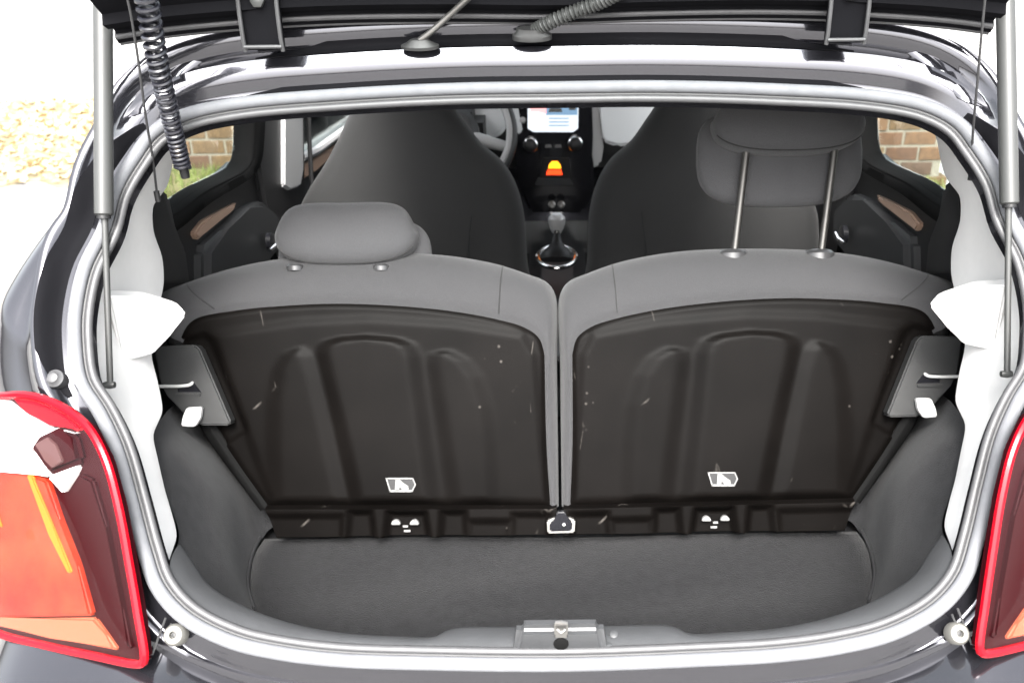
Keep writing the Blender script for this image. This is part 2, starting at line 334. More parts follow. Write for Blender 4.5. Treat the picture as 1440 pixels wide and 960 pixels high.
PB = A_([(-.012, -.035), (-.006, -.014), (.006, -.011), (.011, -.013), (.016, -.017), (.020, -.020), (.025, -.0235), (.029, -.027), (.031, -.0285), (.033, -.0265), (.038, -.029), (.045, -.034), (.052, -.041)])
G = []
for k in range(len(PT)):
    pr = wt[:, None]*PT[k]+ws[:, None]*PS[k]+wb[:, None]*PB[k]
    q = LOOP+NRM*pr[:, :1]; G.append(AP0+q[:, :1]*A_([1, 0, 0])+q[:, 1:]*AD+pr[:, 1:]*AM)
frame = grid('hatch_frame', np.transpose(A_(G), (1, 0, 2)), 'paint', car, cu=True, angle=60)
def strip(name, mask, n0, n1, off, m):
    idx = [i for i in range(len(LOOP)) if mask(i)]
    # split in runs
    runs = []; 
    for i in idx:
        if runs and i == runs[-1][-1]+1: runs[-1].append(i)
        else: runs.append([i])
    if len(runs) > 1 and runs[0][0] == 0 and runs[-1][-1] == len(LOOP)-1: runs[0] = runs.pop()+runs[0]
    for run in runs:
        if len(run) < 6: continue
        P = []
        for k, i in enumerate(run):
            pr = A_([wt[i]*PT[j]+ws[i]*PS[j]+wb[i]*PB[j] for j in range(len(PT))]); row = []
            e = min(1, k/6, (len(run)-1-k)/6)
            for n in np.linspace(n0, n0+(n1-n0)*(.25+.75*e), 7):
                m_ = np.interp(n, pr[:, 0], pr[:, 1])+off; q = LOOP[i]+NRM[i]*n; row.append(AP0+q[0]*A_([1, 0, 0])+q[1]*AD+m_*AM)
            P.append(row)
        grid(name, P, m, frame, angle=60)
H3 = ap3(LOOP)
strip('side_dark_reflection', lambda i: ws[i] > .45 and H3[i][2] > 1.02, .0185, .041, .0012, 'strip')  # dark reflection in the side rim, laid on as a black band
strip('top_dark_reflection', lambda i: wt[i] > .6 and abs(LOOP[i][0]) < .45, .011, .0245, .0012, 'strip')  # reflection of the dark tailgate above the seal, painted as matte black
strip('top_dark_reflection', lambda i: wt[i] > .6 and abs(LOOP[i][0]) < .40, .061, .078, .0012, 'strip')  # second dark reflection band, painted higher on the roof edge
def looptube(name, n, m, r, mt, par): 
    q = LOOP+NRM*n; return tube(name, AP0+q[:, :1]*A_([1, 0, 0])+q[:, 1:]*AD+m*AM, r, mt, par, 12, True)
seal = looptube('weatherstrip', 0, -.002, .0080, 'rubber', car)
looptube('seal_lip', -.0135, -.010, .0050, 'lip', seal)
looptube('seal_groove', -.0082, -.008, .0035, 'black_rubber', seal)
# --- outer skin lofted forward from the frame edge
L0 = A_(G[-1])
def section(x, z):
    th = math.atan2(z-.85, x); c, s = math.cos(th), math.sin(th); e = 3.0
    r = (abs(c/.79)**e+abs(s/.60)**e)**(-1/e); X, Z = r*c, .85+r*s
    return X*(1-.26*sst(A_([(Z-.98)/.45]))[0]), Z
def tailY(x, z): return -.014+.5*(abs(x)-.463)+.44*(z-.784)
L05, L1, L2, L3 = [], [], [], []
for p in L0:
    X, Z = section(p[0], p[2]); dn = sst(A_([(.80-p[2])/.05]))[0]*(1-sst(A_([(abs(p[0])-.40)/.12]))[0])
    for f, Ls in ((.12, L05), (.6, L1)):
        x, z = p[0]+(X-p[0])*f, p[2]+(Z-p[2])*f
        y = max(tailY(x, z)+.026, apY(z)+.02*f) if z < 1.3 else apY(z)+.0
        y = max(y, p[1]-.002) if dn < .5 else y
        Ls.append((x, y*(1-dn)+dn*(-.075 if f < .2 else -.11), z))
    L2.append((X, max(.40, apY(Z)+.04), Z)); L3.append((X, max(.74, min(apY(Z)+.25, .80)), Z))
SK = [L0, A_(L05), A_(L1), A_(L2), A_(L3)]
N = len(L0)
def skin(name, idx, m=None):
    P = A_([[SK[k][i % N] for i in idx] for k in range(5)])
    n = 21; Pf = A_([cr(P[:, j], n) for j in range(P.shape[1])])
    return grid(name, Pf, 'paint', car, angle=60)
zz = L0[:, 2]; xx = L0[:, 0]
top_i = [i for i in range(N) if zz[i] > 1.33]; a_t = max(i for i in top_i if i < N//2)
bot_i = [i for i in range(N//2) if zz[i] < .795]; a_b = min(bot_i)
skin('roof_panel', range(-a_t, a_t+1)); skin('quarter_panel', range(a_t, a_b+1)); skin('rear_bumper', range(a_b, N-a_b+1)); skin('quarter_panel', range(N-a_b, N-a_t+1))
# forward body: roof, lower sides, bonnet, underbody
sec = [section(math.cos(t), .85+math.sin(t)) for t in np.linspace(R(90), R(-90), 60)]
roofs = [s for s in sec if s[1] > 1.345]; roofs = [(-a, b) for a, b in reversed(roofs[1:])]+roofs
grid('roof_panel', [[(x, y, z-.02*((y-1.3)/1)**2) for x, z in roofs] for y in np.linspace(.80, 2.05, 14)], 'paint', car)
grid('headliner', [[(x*.97, y, z-.035-.02*((y-1.3)/1)**2) for x, z in roofs] for y in np.linspace(.56, 2.05, 14)], 'headliner', car)
low = [s for s in sec if .25 < s[1] < .965]
for sgn in (1, -1):
    grid('body_side', [[(sgn*x*(1-.12*sst(A_([(y-2.7)/.8]))[0]), y, z) for x, z in low] for y in np.linspace(.742, 3.3, 24)], 'paint', car)
    # pillars outside
    for nm, a, b in (('windscreen_pillar', (.70, 2.62, .965), (.545, 2.05, 1.36)), ('centre_pillar', (.745, 1.38, .965), (.585, 1.36, 1.35))):
        a, b = A_(a), A_(b); a[0] *= sgn; b[0] *= sgn
        grid(nm, [[p+A_([0, -.05, 0]), p+A_([sgn*.012, 0, 0]), p+A_([0, .05, 0]), p+A_([-sgn*.03, 0, 0])] for p in np.linspace(a, b, 6)], 'paint', car, cv=True, caps=True)
hood = [[(x, y, .965+.05*math.cos(x*1.8)-.26*max(0, (y-2.55)/.8)**2.2) for x in np.linspace(-.70, .70, 20)] for y in np.linspace(2.55, 3.36, 14)]
grid('bonnet', hood, 'paint', car)
grid('front_bumper', [[(x, 3.36-.03*k-(.10*abs(x)/.7)**1.2*k*.3, .74-.10*k) for x in np.linspace(-.70, .70, 20)] for k in range(6)], 'paint', car)
grid('windscreen', [[(x*(.545+(.70-.545)*f)/.6, 2.05+.55*f-.06*(x/.6)**2, 1.375-.38*f) for x in np.linspace(-.6, .6, 12)] for f in np.linspace(0, 1, 8)], 'glass', car)
grid('underbody', [[(x, y, .26) for x in (-.74, -.3, .3, .74)] for y in np.linspace(-.04, 3.2, 6)], 'black', car)
for sgn in (-1, 1):
    for y in (.46, 2.80):
        wh = empty('wheel', car, (sgn*.70, y, .28))
        lathe('tyre', [(.17, -.07), (.26, -.08), (.278, -.06), (.28, 0), (.278, .06), (.26, .08), (.17, .07)], (sgn*.70, y, .28), (1, 0, 0), 'tyre', wh, 40)
        lathe('rim', [(.03, .082), (.06, .085), (.165, .072), (.172, .06)], (sgn*.70, y, .28), (sgn, 0, 0), 'darksteel', wh, 32)

# --- hatch frame details
for px, py in ((248, 892), (1345, 890)):
    p = hP(px, py, AP0-AM*.006, AM); st = lathe('rubber_stop', [(.0125, -.006), (.0125, .006), (.010, .010), (.004, .011), (.0035, .007)], p, AM, 'ivory', car, 20)
    lathe('stop_screw', [(.0028, 0), (.0028, .0085), (.001, .0088)], p, AM, 'black', st, 10)
for s in (0, 1):
    for a, b in (((233, 868), (214, 920)), ((241, 876), (236, 890))):
        pa, pb = (hP(*q, AP0-AM*.0035, AM) for q in (a, b))
        if s: pa, pb = mir(pa), mir(pb)
        tube('panel_gap', np.linspace(pa, pb, 4), .0013, 'black_rubber', frame, 6)
for s in (0, 1):
    p = hP(77, 532, AP0+AM*.002, AM); p = mir(p) if s else p
    lathe('ball_stud', [(.011, -.012), (.011, .001), (.0075, .003), (.006, .006), (.003, .007)], p, AM, 'lip', frame, 18)
    q = A_([hP(a, b, AP0+AM*.003, AM) for a, b in ((105, 541), (118, 558), (132, 577), (146, 600))]); q = mir(q) if s else q
    tube('panel_gap', cr(q, 10), .0012, 'black_rubber', frame, 6)

# --- tail lights on the rear corners
TN = A_([-.5, -1, .44]); TN /= np.linalg.norm(TN); TP = A_([-.463, -.014, .784])+TN*.003
def tl(px, py, o=0.):
    if px < 0: px *= .5      # the lamp ends at the flank
    return hP(px, py, TP, TN)+TN*o
def tail(s):
    f = mir if s else (lambda v: A_(v)); nn = f(TN)
    t = empty('tail_light', car, f(TP))
    prop(t, 'red and orange tail light on the driver side corner' if not s else 'red and orange tail light on the passenger side corner')
    inner = [(22, 555), (60, 558), (100, 575), (132, 602), (155, 645), (173, 710), (188, 790), (200, 860), (209, 925)]
    bot = [(204, 930), (133, 918), (67, 904), (0, 886), (-120, 850), (-200, 815)]
    out = [(-230, 740), (-190, 640), (-100, 575)]
    O = [tl(*p) for p in inner+bot+out]
    base = [p+TN*.004 for p in O]
    cen = np.mean(O, axis=0)
    plate('housing', f(base), nn, .010, 'darkred', t, .003)
    loop = cr([p+TN*.006 for p in O], 120, True)
    rim = tube('lens_rim', f(loop), .0050, 'red', t, 8, True)
    def lens(nm, pts, mt, off, thick=.008, bev=.003): return plate(nm, f([tl(a, b)+TN*off for a, b in pts]), nn, thick, mt, t, bev)
    # red upper cap band
    lens('red_lens', [(24, 556), (60, 560), (100, 578), (128, 600), (120, 606), (80, 596), (45, 580)], 'red', .010)
    lens('clear_lens_glare', [(20, 562), (45, 582), (82, 599), (118, 608), (92, 600), (55, 632), (66, 652), (80, 668), (62, 665), (0, 660), (-180, 650), (-150, 600), (-60, 560)], 'clear', .012)  # white sky glare on the clear lens, put into its colour
    lens('clear_facet', [(78, 668), (122, 652), (118, 664), (100, 692)], 'clear', .013)
    lens('dark_reflector', [(54, 627), (68, 606), (98, 592), (118, 608), (128, 648), (82, 666)], 'darkred', .014, .008, .006)
    lens('mauve_reflector', [(66, 622), (84, 612), (96, 622), (106, 646), (90, 655), (80, 645)], 'mauve', .0165, .004, .001)
    lens('brake_lens', [(-200, 664), (0, 662), (52, 664), (76, 672), (96, 730), (120, 790), (140, 862), (0, 864), (-180, 812)], 'orange', .012)
    lens('amber_strip', [(52, 665), (60, 666), (90, 738), (116, 800), (110, 802), (84, 748)], 'yellow', .0145, .004, .0015)
    lens('amber_strip', [(-4, 690), (4, 700), (18, 738), (10, 736)], 'yellow', .0145, .004, .0015)
    lens('reverse_lens', [(-180, 816), (0, 867), (141, 865), (158, 888), (174, 911), (80, 893), (0, 876), (-120, 844)], 'pale', .010)
    lens('side_lens', [(122, 664), (140, 672), (160, 740), (182, 850), (194, 910), (180, 900), (150, 830), (126, 740), (106, 694)], 'darkred', .011)
    rings = []
    LO = cr([p+TN*.0075 for p in O], 90, True)
    for k_ in (1.0, .97, .9, .75, .5, .25, .04): rings.append(cen+(LO-cen)*k_+TN*(.0005+.016*(1-k_**3)))
    grid('outer_lens', f(rings), 'lensglass', t, cv=True, caps=False, angle=180)
    return t
tail(0); tail(1)

# --- open tailgate overhead
tgate = empty('tailgate', car, (0, .5, 1.41))
edge = A_([hY(785, 36, .50)]); 
eL = [hY(170, 62, .415), hY(235, 52, .44), hY(335, 42, .465), hY(480, 34, .487), hY(640, 32, .497)]
ez = [p[2] for p in eL]; 
EDGE = cr(eL+[A_([0, .50, hY(785, 33, .50)[2]])]+[mir(p) for p in reversed(eL)], 60)
UD = A_([0, -.83, .56]); UD /= np.linalg.norm(UD); UN = A_([0, -.56, -.83])    # along the glass; down/back facing normal
prof = [(.0, .030), (.0, .0), (.006, -.002), (.014, .0), (.018, .008), (.030, .010), (.034, .002), (.048, .000), (.052, .012), (.085, .014), (.10, .018)]
GG = [[p+UD*a-UN*b for a, b in prof] for p in EDGE]
tf = grid('tailgate_frame', GG, 'strip', tgate, angle=30)
ridge = tube('edge_ridge', EDGE+UD*.016-UN*.001, .0035, 'lip', tf, 8)
tube('edge_ridge', EDGE+UD*.002, .003, 'lip', tf, 8)
gl = [[A_([p[0]*(1-.18*f), p[1], p[2]])+UD*(.10+.66*f)-UN*(.02+.05*math.sin(math.pi*f)) for f in np.linspace(0, 1, 12)] for p in EDGE]
grid('rear_glass', gl, 'tint', tgate)
for s in (-1, 1):
    c = hY(369, 42, .435) if s < 0 else mir(hY(369, 42, .435))
    h = plate('hinge', [c+A_([a, 0, b])+UD*(0) for a, b in ((-.025, -.024), (.025, -.024), (.025, .06), (-.025, .06))], (0, -1, .3), .006, 'strip', tgate, .002)
    for a in (-.024, .024):
        tube('hinge_flange', [c+A_([a, -.004, -.026]), c+A_([a, -.008, -.01]), c+A_([a, -.008, .02]), c+A_([a, -.004, .055])], .0028, 'lip', h, 8)
    for b in (-.020,): tube('hinge_pin', [c+A_([-.024, -.008, b]), c+A_([.024, -.008, b])], .0024, 'lip', h, 8)
    lathe('hinge_bolt', [(.009, -.002), (.009, .004), (.006, .006)], c+A_([0, -.004, .035]), (0, -1, .2), 'zinc', h, 6)
# washer hose and wiring conduit into the roof edge
wp = hY(590, 57, .475)
hose = tube('washer_hose', cr([wp, hY(605, 46, .47), hY(632, 22, .46), hY(665, -8, .44)], 20), .0042, 'darksteel', tgate, 10)
lathe('hose_grommet', [(.011, -.004), (.011, .0), (.008, .003), (.005, .008)], wp+A_([0, 0, -.006]), (0, -.25, .95), 'cover', hose, 24, 2.3)
cp = hY(752, 44, .475); path = cr([cp, hY(765, 36, .47), hY(800, 20, .46), hY(840, 5, .45), hY(880, -15, .43)], 150)
rr = .0085+.0016*np.sin(np.linspace(0, 2*math.pi*26, 150)); cond = tube('wiring_conduit', path, rr, 'zinc', tgate, 12)
lathe('conduit_grommet', [(.012, -.005), (.012, .001), (.010, .004), (.009, .010)], hY(748, 50, .475), (0, -.25, .95), 'cover', cond, 24, 2.2)
# gas struts
for s in (0, 1):
    g = mir if s else A_
    lo = hX(155, 541, -.575); mid = hX(146, 303, -.57); hi = hX(144.5, -70, -.56)
    st = empty('gas_strut', car, g(lo)); prop(st, 'grey gas strut with thin rod by the driver side pillar trim' if not s else 'grey gas strut with thin rod by the passenger side pillar trim')
    tube('rod', g(np.linspace(lo, mid+(hi-mid)*.1, 6)), .0040, 'zinc', st, 12)
    pth = np.linspace(mid, hi, 12); pth = np.vstack([mid, mid+(hi-mid)*.006, pth[1:]])
    tube('cylinder', g(pth), np.r_[.0095, .0115, np.full(11, .0115)], 'zinc', st, 20)
    tube('end_collar', g([mid-(hi-mid)*.012, mid+(hi-mid)*.002]), .0085, 'black', st, 16)
    lathe('ball_socket', [(.004, -.008), (.0052, 0), (.004, .006)], g(lo), (1, 0, 0), 'zinc', st, 14)
# coiled heater lead
a, b = hY(203, -25, .33), hY(257, 236, .41); cpts = cr([a, hY(208, 10, .335), hY(222, 90, .36), hY(240, 165, .39), b], 900)
Tn = np.gradient(cpts, axis=0); Tn /= np.linalg.norm(Tn, axis=1)[:, None]; e1 = np.cross(Tn, A_([0, 1, 0])); e1 /= np.linalg.norm(e1, axis=1)[:, None]; e2 = np.cross(Tn, e1)
ff = np.linspace(0, 1, 900); ph = 2*math.pi*(17*ff+13*ff**2.2); rc = (.0118-.003*ff)[:, None]
helix = cpts+rc*(np.cos(ph)[:, None]*e1+np.sin(ph)[:, None]*e2)
lead = tube('coiled_lead', helix, .0031-.0006*ff, 'cable', car, 7)
tube('lead_plug', [b+A_([0, 0, .012]), b+A_([0, .004, -.014])], .006, 'black', lead, 10)
# shelf lifting cords
for pts in ([hY(172, -30, .33), hY(183, 15, .34), hY(195, 90, .36), hY(205, 165, .38), hY(215, 225, .40), hY(221, 275, .42)], [hY(1388, -30, .33), hY(1382, 30, .34), hY(1375, 110, .36), hY(1368, 190, .385), hY(1366, 245, .41)]):
    c_ = tube('shelf_cord', cr(pts, 30), .0016, 'black_rubber', car, 7); tube('cord_toggle', [pts[-1]+A_([0, 0, .006]), pts[-1]+A_([0, 0, -.008])], .004, 'black', c_, 8)

# --- light pillar trims inside the aperture
def trim(s):
    g = mir if s else A_
    # outer edge follows the seal lip; inner edge is where the trim ends against the cabin, both walked from top to bottom
    outer_px = [(262, 180), (225, 200), (202, 232), (176, 275), (160, 322), (135, 380), (122, 435), (120, 480), (130, 533), (157, 580), (178, 632), (197, 702), (214, 770), (230, 806)]
    inner = [(262, 182, -.56), (246, 205, -.575), (243, 230, -.59), (236, 262, -.60), (214, 290, -.60), (215, 325, -.605), (229, 362, -.605), (231, 398, -.605), (222, 440, -.60), (212, 500, -.595), (222, 536, -.585), (230, 577, -.575), (214, 612, -.565), (222, 645, -.55), (232, 690, -.53), (238, 708, -.52), (250, 752, -.50), (234, 798, -.485)]
    O = cr([hP(a, b, AP0-AM*.012, AM) for a, b in outer_px], 90); I = A_([hX(a, b, x) for a, b, x in inner]); 
    # resample inner by straight segments
    d = np.r_[0, np.cumsum(np.linalg.norm(np.diff(I, axis=0), axis=1))]; tt = np.linspace(0, d[-1], 90)
    I = A_([[np.interp(t, d, I[:, k]) for k in range(3)] for t in tt])
    for _ in range(2): I[1:-1] = (I[:-2]+2*I[1:-1]+I[2:])/4
    P = []
    for f in np.linspace(0, 1, 9):
        q = O*(1-f)+I*f; q = q+A_([-1, 0, 0])*(.022*math.sin(math.pi*f)**.8)[None] if False else q-A_([.018*math.sin(math.pi*min(1, f*1.1)), 0, 0]); P.append(q)
    P[-1] = I; P.append(I+A_([-.03, .015, 0]))
    t = grid('pillar_trim', g(np.transpose(A_(P), (1, 0, 2))), 'trim', car, angle=50)
    # shelf support: a wedge that juts out over the seat shoulder
    w0, w1, w2 = hX(150, 418, -.605), hX(262, 442, -.53), hX(216, 500, -.575); wnm = np.cross(w1-w0, w2-w0); wnm /= np.linalg.norm(wnm); wnm = wnm*(1 if wnm[1] < 0 else -1)
    top = [hP(a, b, w0, wnm) for a, b in ((152, 416), (205, 418), (232, 426), (252, 432), (260, 437), (262, 444), (257, 452), (238, 473), (217, 498), (172, 510))]
    plate('shelf_support', g(top), g(wnm), .022, 'trim', t, .003, 3, angle=60)
    p = hX(236, 720, -.522)+A_([.002, 0, 0]); lathe('trim_clip', [(.003, -.002), (.003, .002)], g(p), (1, 0, 0), 'black', t, 10)
    return t
trim(0); trim(1)

# --- boot: floor pan, side carpets, sill trim
FZ = .60
grid('boot_pan', [[(x, y, FZ-.012) for x in (-.62, 0, .62)] for y in (.015, .25, .50)], 'black', car)
def sidec(s):
    g = mir if s else A_
    up_ = [hX(228, 800, -.50), hX(252, 752, -.515), hX(236, 700, -.54), hX(218, 640, -.57), hX(214, 608, -.585), hX(229, 586, -.605), hX(242, 572, -.635), hX(268, 560, -.655)]
    lo_ = [hZ(362, 870, FZ), hZ(357, 855, FZ), hZ(349, 822, FZ), hZ(350, 800, FZ), hZ(356, 780, FZ), hZ(366, 762, FZ), hZ(378, 745, FZ+.01), hZ(395, 735, FZ+.02)]
    U_ = cr(up_, 40); L_ = cr(lo_, 40); P = []
    for f in np.linspace(0, 1, 26):
        bulge = .030*math.sin(math.pi*f)**1.3; q = U_*(1-f)+L_*f
        ww = (np.sin(np.linspace(0, math.pi, 40))**1.2)
        q = q+np.c_[bulge*ww*.9, -bulge*ww*.3, bulge*ww*.5]; P.append(q)
    grid('side_carpet', g(A_(P)), 'scarpet', car, angle=60)
    gp = [hZ(366, 758, FZ+.003), hZ(356, 780, FZ+.003), hZ(349, 815, FZ+.003), hZ(351, 835, FZ+.003), hZ(358, 858, FZ+.003)]
    return gp
GPX = sidec(0); sidec(1)
# sill trim: from the seal groove inward over the sill, then down to the floor
qs = [(252, 765), (268, 787), (291, 820), (335, 848), (400, 873), (480, 889), (560, 894), (612, 894), (628, 886), (645, 882), (720, 881)]
zi = [.845, .83, .81, .795, .785, .78, .778, .777, .777, .777, .777]
inn = [hZ(a, b, z) for (a, b), z in zip(qs, zi)]; inn = cr(inn+[A_([0, inn[-1][1], .777])], 70)
ox = [(236, 806), (246, 826), (262, 850), (290, 873), (340, 894), (405, 909), (480, 918), (560, 922), (612, 924), (640, 924.5), (720, 925)]
oo = [hP(a, b, AP0-AM*.010, AM) for a, b in ox]; oo = cr(oo+[A_([0, oo[-1][1], oo[-1][2]])], 70)
P = []
for f in np.linspace(0, 1, 9): P.append(oo*(1-f)+inn*f+A_([0, 0, .006*math.sin(math.pi*f)]))
P.append(inn+A_([0, .004, -.004])); P.append(inn+A_([0, .006, -.02])); P.append(np.c_[inn[:, 0]*.97, inn[:, 1]+.012, np.full(70, FZ)])
P = np.transpose(A_(P), (1, 0, 2)); P = np.concatenate([P, mir(P[::-1][1:])])
sill = grid('sill_trim', P, 'sill', car, angle=40)
# latch cover box on the sill
lb = [hZ(736, 870, .795), hZ(844, 866, .795), hZ(852, 900, .800), hZ(728, 904, .800)]
lz = A_([hZ(x, y, z) for x, y, z in ((738, 866, .80), (840, 863, .80), (846, 884, .808), (734, 888, .808))])
lf = A_([hZ(x, y, z) for x, y, z in ((734, 888, .808), (846, 884, .808), (853, 917, .776), (728, 919, .776))])
def sideprism(name, prof_yz, x0, x1, taper, m, parent, bev):
    me = bpy.data.meshes.new(name); bm = bmesh.new()
    fl_ = lambda z: .16*max(0, .812-z)
    a = [bm.verts.new((x0-fl_(z), y, z)) for y, z in prof_yz]; b = [bm.verts.new((x1+fl_(z), y, z)) for y, z in prof_yz]
    bm.faces.new(a); bm.faces.new(b[::-1]); c = len(a)
    for i in range(c): bm.faces.new((a[i], b[i], b[(i+1) % c], a[(i+1) % c]))
    bmesh.ops.bevel(bm, geom=list(bm.edges), offset=bev, segments=3, affect='EDGES', clamp_overlap=True); bm.to_mesh(me); bm.free(); return link(name, me, m, parent)
ly = hZ(790, 864, .812)[1]; lm = hZ(790, 884, .812)[1]; lo2 = hP(790, 918, AP0-AM*.012, AM)
lc = sideprism('latch_cover', [(ly+.004, .77), (ly, .812), (lm, .812), (lo2[1], lo2[2]), (lo2[1]+.004, .755)], -.050, .046, 0, 'sill', sill, .008)
fn = A_([0, -(.812-lo2[2]), (lm-lo2[1])]); fn /= np.linalg.norm(fn); fm = (A_([0, lm, .812])+A_([0, lo2[1], lo2[2]]))/2
def lpt(px, py, o=0.): return hP(px, py, fm+fn*o, fn)
plate('latch_slot', [lpt(779, 878, .001), lpt(799, 878, .001), lpt(798, 897, .001), lpt(780, 897, .001)], fn, .004, 'darksteel', lc, .001)
tube('latch_claw', [lpt(782, 875, .004), lpt(789, 874, .006), lpt(797, 876, .004)], .0025, 'darksteel', lc, 8)
tube('latch_claw', [lpt(783, 884, .003), lpt(789, 889, .006), lpt(795, 884, .003)], .0022, 'darksteel', lc, 8)
lathe('latch_hole', [(.0085, -.004), (.0085, .0016), (.0075, .002)], lpt(789, 904, 0), fn, 'frame', lc, 24)
for px, py in ((863, 892), (856, 909)): lathe('sill_dimple', [(.006, -.002), (.005, .002), (.002, .003)], hZ(px, py, .781), (0, -.3, 1), 'sill', sill, 14)
# loose carpet mat on the boot floor
mo = [hZ(a, b, FZ+.006) for a, b in ((372, 757), (359, 778), (352, 815), (354, 836), (361, 862))]; mo = cr(mo, 20)
yb = .04
rows = []
for k, p in enumerate(mo): rows.append([A_([p[0]*(1-2*f), p[1], FZ+.006+.003*math.sin(f*9+k*.3)*math.sin(f*math.pi)]) for f in np.linspace(0, 1, 40)])
last = rows[-1]; rows.append([A_([p[0], yb, FZ+.006]) for p in last])
mat_o = grid('boot_mat', rows, 'carpet', None); prop(mat_o, 'charcoal carpet mat lying on the boot floor behind the rear seats', 'mat')
md = mat_o.modifiers.new('t', 'SOLIDIFY'); md.thickness = .008; md.offset = -1
for s in (0, 1):
    tube('floor_gap', cr([(mir(p) if s else p)+A_([0, 0, .004]) for p in GPX], 16), .0028, 'black_rubber', car, 6)

# ================================================================== rear seats (folding backrests)
SP = A_([0, .42, .625]); SN = A_([0, -.916, .402]); SN /= np.linalg.norm(SN); SD = A_([0, .402, .916]); SD /= np.linalg.norm(SD)
def s2(px, py): p = hP(px, py, SP, SN); return (p[0], (p-SP)@SD)
def s3(q, m=0.): q = A_(q); m = np.asarray(m, float); return SP+q[..., :1]*A_([1, 0, 0])+q[..., 1:2]*SD+m[..., None]*SN
Ipx = [(376, 713), (330, 648), (292, 588), (266, 530), (250, 478), (268, 449), (330, 434), (400, 427), (470, 424), (560, 427), (640, 435), (700, 446), (740, 458), (760, 473), (768, 498), (769, 560), (771, 640), (775, 713)]
Opx = [(362, 720), (315, 660), (272, 600), (246, 535), (224, 480), (204, 416), (252, 392), (330, 369), (410, 357), (510, 352), (606, 354), (686, 366), (738, 382), (770, 396), (785.5, 418), (786.5, 520), (788, 620), (790, 713)]
I2 = A_([s2(*p) for p in Ipx]); O2 = A_([s2(*p) for p in Opx])
O2[14:, 0] = np.minimum(O2[14:, 0], -.0025)
Ld = cr(I2[:5], 70); Td = cr(I2[4:15], 110); Rd = cr(I2[14:][::-1], 70); Bd = np.linspace(I2[0], I2[-1], 110)
CP = coons(Ld, Rd, Bd, Td)
plat = [[(503, 702), (480, 600), (462, 530), (455, 495), (462, 482), (485, 476), (515, 474), (555, 477), (576, 485), (584, 500), (592, 560), (601, 630), (611, 702)],
        [(640, 702), (630, 630), (618, 560), (610, 510), (613, 497), (630, 494), (652, 506), (670, 530), (683, 570), (690, 620), (694, 702)],
        [(484, 702), (462, 600), (446, 530), (436, 500), (424, 491), (408, 497), (394, 520), (388, 560), (387, 620), (390, 702)]]
fl = CP.reshape(-1, 2); H = np.zeros(len(fl))
SQ = A_([.2, 1.])
for pl, h in zip(plat, (.009, .0055, .0055)):
    H = np.maximum(H, h*sst(.5-sdf(fl*SQ, [A_(s2(*p))*SQ for p in pl])/.007))
big = [(300, 470), (420, 452), (520, 447), (640, 455), (735, 470), (752, 500), (762, 640), (768, 706), (385, 706), (350, 610)]
H += .004*sst(.5-sdf(fl, [s2(*p) for p in big])/.018)
rec = [(255, 478), (288, 470), (300, 482), (348, 605), (315, 625), (270, 560)]
H -= .009*sst(.5-sdf(fl, [s2(*p) for p in rec])/.008)
H -= .006*sst(1-(-sdf(fl, np.vstack([Ld, Td, Rd[::-1], Bd[::-1]])))/.010)
SHELL = s3(fl, H+.004).reshape(CP.shape[0], CP.shape[1], 3)
# padded cushion round the shell
nI = 130; Iq = cr(I2, nI); Oq = cr(O2, nI); PAD = []; DEP = np.minimum(.07, 1.3*np.linalg.norm(Oq-Iq, axis=1))
for ph in np.linspace(-12, 90, 14):
    sn = math.sin(R(ph)); PAD.append(s3(Iq+(Oq-Iq)*sn, (.004-DEP*(1-math.cos(R(ph)))) if ph > 0 else np.full(nI, -.001)))
PAD.append(s3(Oq+A_([0, -.003]), np.full(nI, -.13))); PAD.append(s3((Oq+Iq)/2, np.full(nI, -.15)))
for k_ in range(2, 13):        # slight slack in the cloth
    uu = np.linspace(0, 1, nI); PAD[k_] = PAD[k_]+SN*(.0010*np.sin(uu*31+k_*.5)*np.sin(uu*7.3+.4)+.0007*np.sin(uu*67+k_*.9))[:, None]*math.sin(math.pi*(k_-1)/13)
# rail along the foot
rl = [s2(*p) for p in ((376, 709), (783, 709))]; rb = [s2(*p) for p in ((392, 757), (783, 753))]
nx, ny = 150, 26; RAIL = []; rp = A_([[A_(rl[0])*(1-u)*(1-v)+A_(rl[1])*u*(1-v)+A_(rb[0])*(1-u)*v+A_(rb[1])*u*v for u in np.linspace(0, 1, nx)] for v in np.linspace(0, 1, ny)])
rf = rp.reshape(-1, 2); RH = np.full(len(rf), .017)
for pl, h in (([(494, 718), (524, 718), (529, 760), (489, 760)], .013), ([(548, 719), (599, 719), (606, 760), (543, 760)], .016), ([(623, 718), (655, 718), (658, 760), (620, 760)], .013), ([(722, 721), (772, 721), (772, 760), (719, 760)], .010), ([(661, 730), (717, 730), (717, 762), (658, 762)], .008), ([(380, 723), (484, 723), (484, 762), (380, 762)], .008)):
    RH -= h*sst(.5-sdf(rf, [s2(*p) for p in pl])/.015)
RH = RH.reshape(ny, nx); RH[0] = -.004; RH[1] = np.minimum(RH[1], .010); RH[-1] = -.02; RH[-2] -= .004
RAILP = s3(rp, RH)
lat = [(223, 487), (272, 484.5), (280, 489), (325, 594), (322, 598), (281, 598), (254, 578), (235, 556), (225, 541), (217, 494)]
tabp = [(262, 573), (283, 572), (281, 588), (273, 600), (254, 599), (256, 587)]
HP_ = [(1000, 178), (1004, 155), (1016, 138), (1040, 128), (1100, 124), (1165, 127), (1192, 138), (1206, 156), (1212, 180), (1208, 204), (1160, 215), (1100, 217), (1040, 210), (1004, 200)]
LP_ = [(1006, 180), (988, 228), (981, 252), (994, 274), (1040, 284), (1100, 288), (1150, 283), (1190, 263), (1204, 235), (1210, 190), (1150, 178), (1060, 178)]
HM = -.05
def hpt(px, py, m): return hP(px, py, SP+SN*m, SN)
